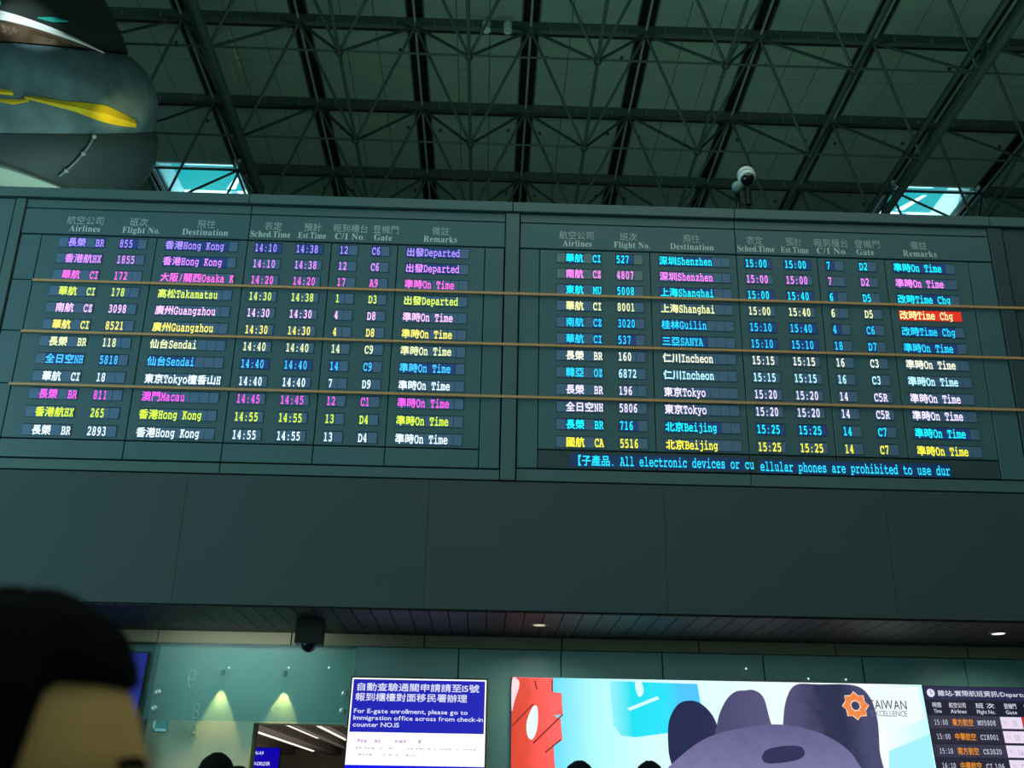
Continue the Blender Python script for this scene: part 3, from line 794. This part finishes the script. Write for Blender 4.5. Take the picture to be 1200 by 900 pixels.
for k, (a, b, c_, d_, rd) in enumerate(LR):
    z = -.242-k*.1135
    r_(.004, SW, z-.106, z, glow('list_row_a', '#34344a') if k % 2 == 0 else glow('list_row_b', '#262638'), -.003)
    ft(a, .045, .165, z-.075, .045, style='mono'); ft(b, .20, .385, z-.082, .056, XO, off=.02); ft(c_, .42, .58, z-.075, .045, style='mono')
    r_(.625, .81, z-.098, z-.004, XC if k < 4 else glow('list_cell2', '#d8d0c8'), -.0045)
    ft('登機' if k < 3 else '晚', .645, .68, z-.065, .03, glow('list_pink', '#d8a8b8')); ft(d_, .72, .765, z-.078, .045, XG)
    if rd:
        r_(.815, 1.06, z-.098, z-.004, XR, -.0045); ft('改時', .88, .96, z-.05, .036, glow('list_peach', '#ffb8a0')); ft('Time Chg', .84, 1.0, z-.088, .03, glow('list_peach', '#ffb8a0'))

# ------------------------------------------------------------------ dome camera on the housing
cp = Vector((2.36, 7.0, 0)); ztop = bp(0, 3.555, 0)[2]
cc = px(874.5, 206, 1, 6.75)
sc_ = thing('security_camera', 'white dome security camera with small pale ball, above the right board', 'security camera', cc)
WHP = mat('camera_white', '#f4fffa', rough=.4); BLP = mat('black_plastic', '#0c1011')
ddir = Vector((0, -.35, -1)).normalized()
Q = (-ddir).to_track_quat('Z', 'Y').to_matrix().to_4x4()
MB().lathe([(.002, .105), (.03, .10), (.062, .075), (.084, .035), (.088, .0), (.086, -.012)], 24, Q).build('upper_shell', WHP, sc_, smooth=True)
MB().lathe([(.080, -.012), (.080, -.022)], 24, Q).build('shell_groove', BLP, sc_, smooth=True)
MB().lathe([(.086, -.022), (.084, -.045), (.074, -.06), (.062, -.062)], 24, Q).build('lower_shell', WHP, sc_, smooth=True)
MB().lathe([(.064, -.058), (.058, -.085), (.04, -.108), (.015, -.12), (.002, -.121)], 24, Q).build('dome_lens', mat('black_gloss', '#080c0e'), sc_, smooth=True)
MB().bar((0, .03, .09), (.02, .06, .17), .028, 8).box(-.01, .05, .04, .09, .15, .2).build('mount_arm', BLP, sc_)
zb = ztop-cc.z
MB().bar((.0, .05, .16), (-.075, .10, -.02), .022, 8).bar((-.075, .10, -.02), (-.075, .12, zb), .025, 8).build('mount_pole', BLP, sc_)
MB().bar((.005, .02, -.13), (.01, .06, -.30), .035, 8).build('cable_sleeve', BLP, sc_)
MB().bar((-.01, .06, -.25), (-.03, .10, zb), .012, 6).build('cable', BLP, sc_)
MB().ball((-.10, .0, -.135), .055, 16, 10).build('small_ball', mat('camera_grey', '#86aba2', rough=.45), sc_, smooth=True)
MB().box(-.16, -.06, .04, .16, zb, zb+.035).box(.0, .08, .05, .15, zb, zb+.02).build('mount_plate', WHP, sc_)

# ------------------------------------------------------------------ hanging sculpture at the upper left
SO = px(-12, 110, 1, 10.0)
view = (SO-EYE).normalized()
K = (SO-EYE).dot(fwd)/FPX          # metres per pixel at its distance
axu = (camu-view*view.dot(camu)).normalized()
axu = (axu*math.cos(R(0)) - view*math.sin(R(0))).normalized()
axu = (Matrix.Rotation(R(-7), 3, view) @ axu).normalized()
axr = view.cross(axu).normalized()
axf = axu.cross(axr).normalized()       # away from the viewer... and right
SM = Matrix((axr, axf, axu)).transposed().to_4x4(); SM.translation = SO
if SM.to_3x3().determinant() < 0: SM = Matrix((axr, -axf, axu)).transposed().to_4x4(); SM.translation = SO
sculp = thing('hanging_sculpture', 'huge rounded brushed metal sculpture with a gold band, hanging at the upper left', 'sculpture', M=SM)
VS, RS = .82, .94
def prof(lst): return [(r*K*RS, (110-y)*K*VS) for y, r in lst]
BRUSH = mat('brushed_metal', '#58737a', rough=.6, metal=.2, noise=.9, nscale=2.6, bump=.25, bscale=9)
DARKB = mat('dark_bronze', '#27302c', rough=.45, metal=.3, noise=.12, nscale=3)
def Srad(tab, y):
    for (ya, ra), (yb, rb) in zip(tab[:-1], tab[1:]):
        if ya <= y <= yb: return ra+(rb-ra)*(y-ya)/(yb-ya)
    return tab[-1][1]
drum = [(46, 120), (47, 158), (51, 166), (60, 176), (70, 183), (85, 190), (100, 194), (112, 195), (125, 194.5), (140, 192), (152, 189), (156, 187.5)]
low = [(156, 187.5), (158, 189), (170, 192), (190, 190), (210, 184), (230, 172), (250, 153), (268, 128)]
dome = [(-120, 20), (-110, 60), (-90, 92), (-60, 124), (-30, 140), (0, 151), (20, 158), (38, 162), (47, 163)]
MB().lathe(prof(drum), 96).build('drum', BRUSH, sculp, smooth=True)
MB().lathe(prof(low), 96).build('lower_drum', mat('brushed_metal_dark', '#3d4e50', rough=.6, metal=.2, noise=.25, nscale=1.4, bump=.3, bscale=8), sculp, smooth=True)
dm = []
for i in range(len(dome)-1):
    (ya, ra), (yb, rb) = dome[i], dome[i+1]
    for s in range(4):
        q = s/4; dm.append((ya+(yb-ya)*q, ra+(rb-ra)*q + (1.0 if s % 2 else -.3)))
dm.append(dome[-1])
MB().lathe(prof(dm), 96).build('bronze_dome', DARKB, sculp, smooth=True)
def wrap(tab, poly_fn, nx, name, m_, th=.02, x0=-140, x1=150):
    """a raised strip following the lathe surface between two edge curves given across it"""
    m = MB(); vs = []; fs = []
    for i in range(nx+1):
        x = x0+(x1-x0)*i/nx
        ya, yb = poly_fn(x)
        for y, o in ((ya, 0), ((ya+yb)/2, th/K), (yb, 0)):
            rr_ = Srad(tab, y)+1.0+o
            xx = x+12
            dd = math.sqrt(max(rr_*rr_-xx*xx, 4))
            vs.append((xx*K*RS, -dd*K*RS*SGN, (110-y)*K*VS))
    for i in range(nx):
        for k in range(2):
            a = i*3+k; fs.append((a, a+3, a+4, a+1))
    m.add(vs, fs); return m.build(name, m_, sculp, smooth=True)
SGN = 1 if (SM.to_3x3() @ Vector((0, 1, 0))).dot(view) > 0 else -1
def tab2(t): return sorted(t)
REFLW = mat('polished_rim', '#ffffff', rough=.3)  # white colour imitating a skylight reflection on the dome
wrap(tab2(dome+drum[2:]), lambda x: (8+max(0, x+10)*.10+max(0, x)**1.5*.025, 8+max(0, x+10)*.10+max(0, x)**1.5*.025+13-max(0, x)*.09), 36, 'polished_rim', REFLW, .05, -120, 112)
BROWNR = mat('weathered_copper', '#5e4938', rough=.35, metal=.5, noise=.75, nscale=5, bump=.6, bscale=10)  # mottled brown imitating reflections in the polished metal
wrap(tab2(dome+drum[2:]), lambda x: (17+max(0, x+10)*.10+max(0, x)**1.5*.022, 46+x*.02), 36, 'copper_shoulder', BROWNR, .04, -120, 96)
GOLD = mat('gold_leaf', '#ffcc28', rough=.4, metal=.25, noise=.35, nscale=4, bump=.5, bscale=10)
wrap(drum, lambda x: (111+max(0, x-30)*.16+max(0, x-105)*.28-3*math.sin(max(0, min(1, (x-60)/80))*math.pi), 114+max(0, x-20)*.29+4*math.sin(max(0, min(1, (x-70)/70))*math.pi)), 40, 'gold_band', GOLD, .05, 20, 140)
wrap(drum, lambda x: (99+(x+40)*.12, 108+(x+40)*.06), 12, 'gold_band', GOLD, .04, -60, 10)
wrap(drum, lambda x: (115.5-abs(x-8)*.05, 122-abs(x-8)*.25), 12, 'gold_band', GOLD, .04, -10, 24)
TEALP = mat('teal_enamel', '#2aa89c', rough=.3)
wrap(tab2(dome+drum[2:]), lambda x: (12.5+abs(x-60)*.12, 19-abs(x-60)*.15), 10, 'enamel_patch', TEALP, .03, 44, 76)
wrap(tab2(dome+drum[2:]), lambda x: (-2, 6-max(0, x)*.25), 8, 'enamel_patch', TEALP, .03, -20, 10)
# pale inner bowl and its rim, low at the left, and the cable of small beads
def lowpt(x, y, o=3):
    rr_ = Srad(low, min(y, 266))+o; xx = x+12; return Vector((xx*K*RS, -math.sqrt(max(rr_*rr_-xx*xx, 4))*K*RS*SGN, (110-y)*K*VS))
m = MB(); m.tube([lowpt(96-2*k*.9-(k*k)*.32, 138+k*7.2) for k in range(0, 11)], .012, 6); m.build('bead_cable', mat('cable_grey', '#8a9896'), sculp)
for k in (3, 6, 9):
    MB().ball(lowpt(96-2*k*.9-(k*k)*.32, 138+k*7.2, 4), .03, 8, 6).build('bead', mat('bead_pale', '#9fb0ac'), sculp, smooth=True)
wrap(low, lambda x: (186+max(0, x+30)**1.35*.105, 193+max(0, x+30)**1.33*.105), 24, 'bowl_rim', mat('bowl_rim_grey', '#86948f', rough=.5), .06, -70, 66)
wrap(low, lambda x: (193+max(0, x+30)**1.33*.105, 232), 20, 'inner_bowl', mat('bowl_pale', '#c2d8cc', rough=.6), .02, -70, 60)
for dx in (-.6, .9):
    a = SM.inverted() @ (SM @ Vector((dx, 0, 2.4)) ); b = SM.inverted() @ Vector(((SM @ Vector((dx, 0, 2.4))).x, (SM @ Vector((dx, 0, 2.4))).y, ZL))
    MB().bar(a, b, .015, 6).build('suspension_cable', STEELD, sculp)
# unseen spotlight added to brighten the gold band
gt = SM @ Vector((120*K, -150*K*SGN, -18*K))
lamp('sculpture_spot', 'SPOT', (-4.6, 6.9, 6.8), 1000, (1, .86, .35), gt, spot_size=R(8.5), spot_blend=.9, shadow_soft_size=.05)

gt2 = SM @ Vector((45*K, -140*K*SGN, 85*K*VS))
lamp('sculpture_spot', 'SPOT', (-4.0, 3.0, 9.0), 2200, (.8, .97, 1), gt2, spot_size=R(7.5), spot_blend=.9, shadow_soft_size=.05)  # second unseen spot, added to brighten the white reflection strip
# ------------------------------------------------------------------ people
def head_mesh(name, m_, parent, S=1.0, hairline=None):
    """head facing +X, origin between the ears; one surface with brow, sockets, nose, lips and chin"""
    n, mm = 48, 40; vs = []; fs = []
    for i in range(mm+1):
        ph = math.pi*i/mm; z = math.cos(ph); rr_ = math.sin(ph)
        for k in range(n):
            th = 2*math.pi*k/n
            x = rr_*math.cos(th); y = rr_*math.sin(th)
            X = x*.098; Y = y*.077; Z = z*.118
            if z < 0:       # narrow to the chin, keep jaw forward
                tt = -z; X *= 1-.18*tt; Y *= 1-.32*tt; X += .018*tt
            f = max(0, x)
            fr = math.exp(-(y/.22)**2)
            X += .020*fr*f*math.exp(-((z+.17)/.13)**2)            # nose
            X += .006*fr*f*math.exp(-((z+.45)/.06)**2)            # lips
            X += .010*math.exp(-(y/.35)**2)*f*math.exp(-((z+.78)/.14)**2)   # chin
            X += .004*f*math.exp(-((z-.20)/.08)**2)               # brow
            for s in (-1, 1):
                X -= .010*f*math.exp(-((y-s*.38)/.16)**2-((z-.02)/.10)**2)  # eye sockets
            vs.append((X*S, Y*S, Z*S))
    for i in range(mm):
        for k in range(n):
            fs.append((i*n+k, (i+1)*n+k, (i+1)*n+(k+1) % n, i*n+(k+1) % n))
    return MB().add(vs, fs).build(name, m_, parent, smooth=True)

def hair_mesh(name, m_, parent, seed=1, vol=.016, S=1.0, fringe=.30):
    rnd = random.Random(seed); n, mm = 48, 26; vs = []; fs = []
    for i in range(mm+1):
        for k in range(n):
            th = 2*math.pi*k/n; c = math.cos(th)
            # lower limit of the hair: high on the forehead, low at the nape
            q_ = max(0, min(1, (.42-c)/.22)); lim = fringe-(fringe+.30)*q_*q_*(3-2*q_)
            if c < 0: lim = -.30+c*.32
            low_ = math.acos(lim)
            ph = low_*i/mm
            z = math.cos(ph); rr_ = math.sin(ph); x = rr_*c; y = rr_*math.sin(th)
            v_ = vol*(1-.55*(i/mm)**6) + .0025*math.sin(9*th+seed)*math.sin(7*ph) + rnd.uniform(-.0015, .0015)
            d = Vector((x, y, z))
            vs.append(tuple(Vector((x*(.098+v_), y*(.077+v_), z*(.118+v_)))*S))
    for i in range(mm):
        for k in range(n):
            fs.append((i*n+k, (i+1)*n+k, (i+1)*n+(k+1) % n, i*n+(k+1) % n))
    b = len(vs)
    # inner return so the shell has thickness
    for k in range(n):
        v = Vector(vs[mm*n+k]); vs.append(tuple(v*.90))
    for k in range(n): fs.append((mm*n+k, b+k, b+(k+1) % n, mm*n+(k+1) % n))
    return MB().add(vs, fs).build(name, m_, parent, smooth=True)

def person(label, x, y, height, face, skin, hairc, shirt, trousers, seed=1, glasses=False, vol=.016, fringe=.3, hv=None):
    H = height; s = H/1.72
    root = thing('person', label, 'person', (x, y, 0), group='travellers'); root.rotation_euler.z = face
    SK = mat('skin_%d' % seed, skin, rough=.6, noise=.06, nscale=30); HR_ = mat('hair_%d' % seed, hairc, rough=.9, spec=.12, noise=.3, nscale=60, bump=.4, bscale=150)
    # body: one skinned surface
    J = {'pel': (0, 0, .95, .135), 'wai': (0, 0, 1.10, .125), 'che': (0, 0, 1.30, .145), 'neb': (-.01, 0, 1.44, .07), 'nec': (.0, 0, 1.50, .052)}
    E_ = [('pel', 'wai'), ('wai', 'che'), ('che', 'neb'), ('neb', 'nec')]
    for sd, t in ((1, 'l'), (-1, 'r')):
        J.update({'hip'+t: (0, .10*sd, .88, .10), 'kne'+t: (.02, .11*sd, .48, .062), 'ank'+t: (-.02, .12*sd, .09, .042), 'toe'+t: (.14, .14*sd, .04, .036),
                  'sho'+t: (-.01, .175*sd, 1.40, .058), 'elb'+t: (-.03, .23*sd, 1.12, .042), 'wri'+t: (.04, .24*sd, .88, .028), 'pal'+t: (.055, .235*sd, .81, .030)})
        E_ += [('pel', 'hip'+t), ('hip'+t, 'kne'+t), ('kne'+t, 'ank'+t), ('ank'+t, 'toe'+t), ('che', 'sho'+t), ('sho'+t, 'elb'+t), ('elb'+t, 'wri'+t), ('wri'+t, 'pal'+t)]
        for q in range(5):
            L_ = (.055, .085, .092, .086, .068)[q]; oy = (-.0, -.027, -.009, .009, .027)[q]
            bx, bz = (.085, .83) if q == 0 else (.058+oy, .775)
            J['f%da%s' % (q, t)] = (bx, .235*sd, bz, .0095); J['f%db%s' % (q, t)] = (bx+(.02 if q == 0 else .008), .228*sd, bz-L_*.55, .0085); J['f%dc%s' % (q, t)] = (bx+.005, .215*sd, bz-L_, .0075)
            E_ += [('pal'+t, 'f%da%s' % (q, t)), ('f%da%s' % (q, t), 'f%db%s' % (q, t)), ('f%db%s' % (q, t), 'f%dc%s' % (q, t))]
    keys = list(J); me = bpy.data.meshes.new('body')
    me.from_pydata([tuple(Vector(J[k][:3])*s) for k in keys], [(keys.index(a), keys.index(b)) for a, b in E_], [])
    body = link('body', me, root)
    sk = body.modifiers.new('skin', 'SKIN'); sk.use_smooth_shade = True
    for i, k in enumerate(keys):
        v = me.skin_vertices[0].data[i]; r = J[k][3]*s
        v.radius = (r*1.0, r*1.28) if k in ('pel', 'wai', 'che') else (r, r)
        v.use_root = (k == 'pel')
    su = body.modifiers.new('sub', 'SUBSURF'); su.levels = 2; su.render_levels = 2
    bpy.context.view_layer.update(); dg = bpy.context.evaluated_depsgraph_get()
    nm = bpy.data.meshes.new_from_object(body.evaluated_get(dg)); body.modifiers.clear(); body.data = nm
    nm.materials.clear()
    for c_ in (mat('shirt_%d' % seed, shirt, rough=.9, noise=.08, nscale=12), mat('trousers_%d' % seed, trousers, rough=.9), SK, mat('shoe_black', '#101214', rough=.5)): nm.materials.append(c_)
    for p in nm.polygons:
        c = p.center/s; p.use_smooth = True
        p.material_index = 2 if (c.z > 1.455 or (abs(c.y) > .19 and c.z < .90)) else (3 if c.z < .085 else (1 if c.z < .97 and abs(c.y) < .2 else 0))
    # head
    S = H/1.72*1.0; hz = H-.118*S-.014
    hd = head_mesh('head', SK, root, S); hd.location = (.012*S, 0, hz)
    hr = hair_mesh('hair', HR_, root, seed, vol, S, fringe); hr.location = (.006*S, 0, hz+.004)
    for sd in (-1, 1):
        ear = MB().ball((-.008*S, sd*.076*S, -.012*S), .03*S, 14, 10, (.62, .28, 1.05)).build('ear', SK, hd, smooth=True)
        ey = MB().ball((.083*S, sd*.030*S, .002*S), .012*S, 14, 10).build('eye', mat('eye_white', '#d8d4cc', rough=.3), hd, smooth=True)
        MB().ball((.0915*S, sd*.030*S, .002*S), .0055*S, 10, 8).build('iris', mat('iris_dark', '#1c120c', rough=.2), hd, smooth=True)
        b = MB(); b.tube([Vector((.098*S-abs(q-1.5)*.002*S-.004*q*S, sd*(.014+.012*q)*S, (.024+.003*math.sin(q))*S)) for q in range(4)], .0035*S, 6); b.build('eyebrow', HR_, hd)
    MB().tube([Vector((.098*S, y_*S, -.053*S)) for y_ in (-.022, -.008, .008, .022)], .003*S, 6).build('lips', mat('lips', '#8a4f44', rough=.5), hd)
    if glasses:
        g = MB(); 
        for sd in (-1, 1):
            g.tube([Vector((.108*S, (sd*.032+.024*math.cos(a))*S, (.0+.018*math.sin(a))*S)) for a in [2*math.pi*k/14 for k in range(15)]], .0022*S, 6)
            g.tube([Vector((.106*S, sd*.056*S, .008*S)), Vector((.09*S, sd*.078*S, .010*S)), Vector((-.01*S, sd*.086*S, .012*S)), Vector((-.035*S, sd*.084*S, -.012*S))], .0028*S, 6)
        g.tube([Vector((.110*S, -.01*S, .004*S)), Vector((.110*S, .01*S, .004*S))], .002*S, 6)
        g.build('glasses', mat('black_frame', '#0b0c0d', rough=.3), root).location = hd.location
    return root

nearp = person('dark-haired person with glasses very near at the lower left, out of focus, facing right', -.340, .66, 1.678, R(16), '#e2b26c', '#050706', '#1e2a30', '#20242a', 1, True, .022, .60)
person('far person with short dark hair in front of the yellow lit wall', -1.235, 4.5, 1.762, R(100), '#b08a66', '#101414', '#3a4248', '#1e2226', 2, vol=.014)
person('dark-haired person just right of and behind the far person by the yellow lit wall', -1.285, 5.1, 1.722, R(70), '#b08a66', '#141210', '#2c3236', '#1e2226', 3, vol=.02)
person('person whose dark hair top shows below the left video panel', .507, 5.0, 1.775, R(90), '#b08a66', '#12161c', '#38404c', '#1e2226', 4)
person('person whose dark hair top shows below the seam of the first two video panels', .941, 5.38, 1.797, R(90), '#b08a66', '#12161c', '#454a42', '#1e2226', 5)
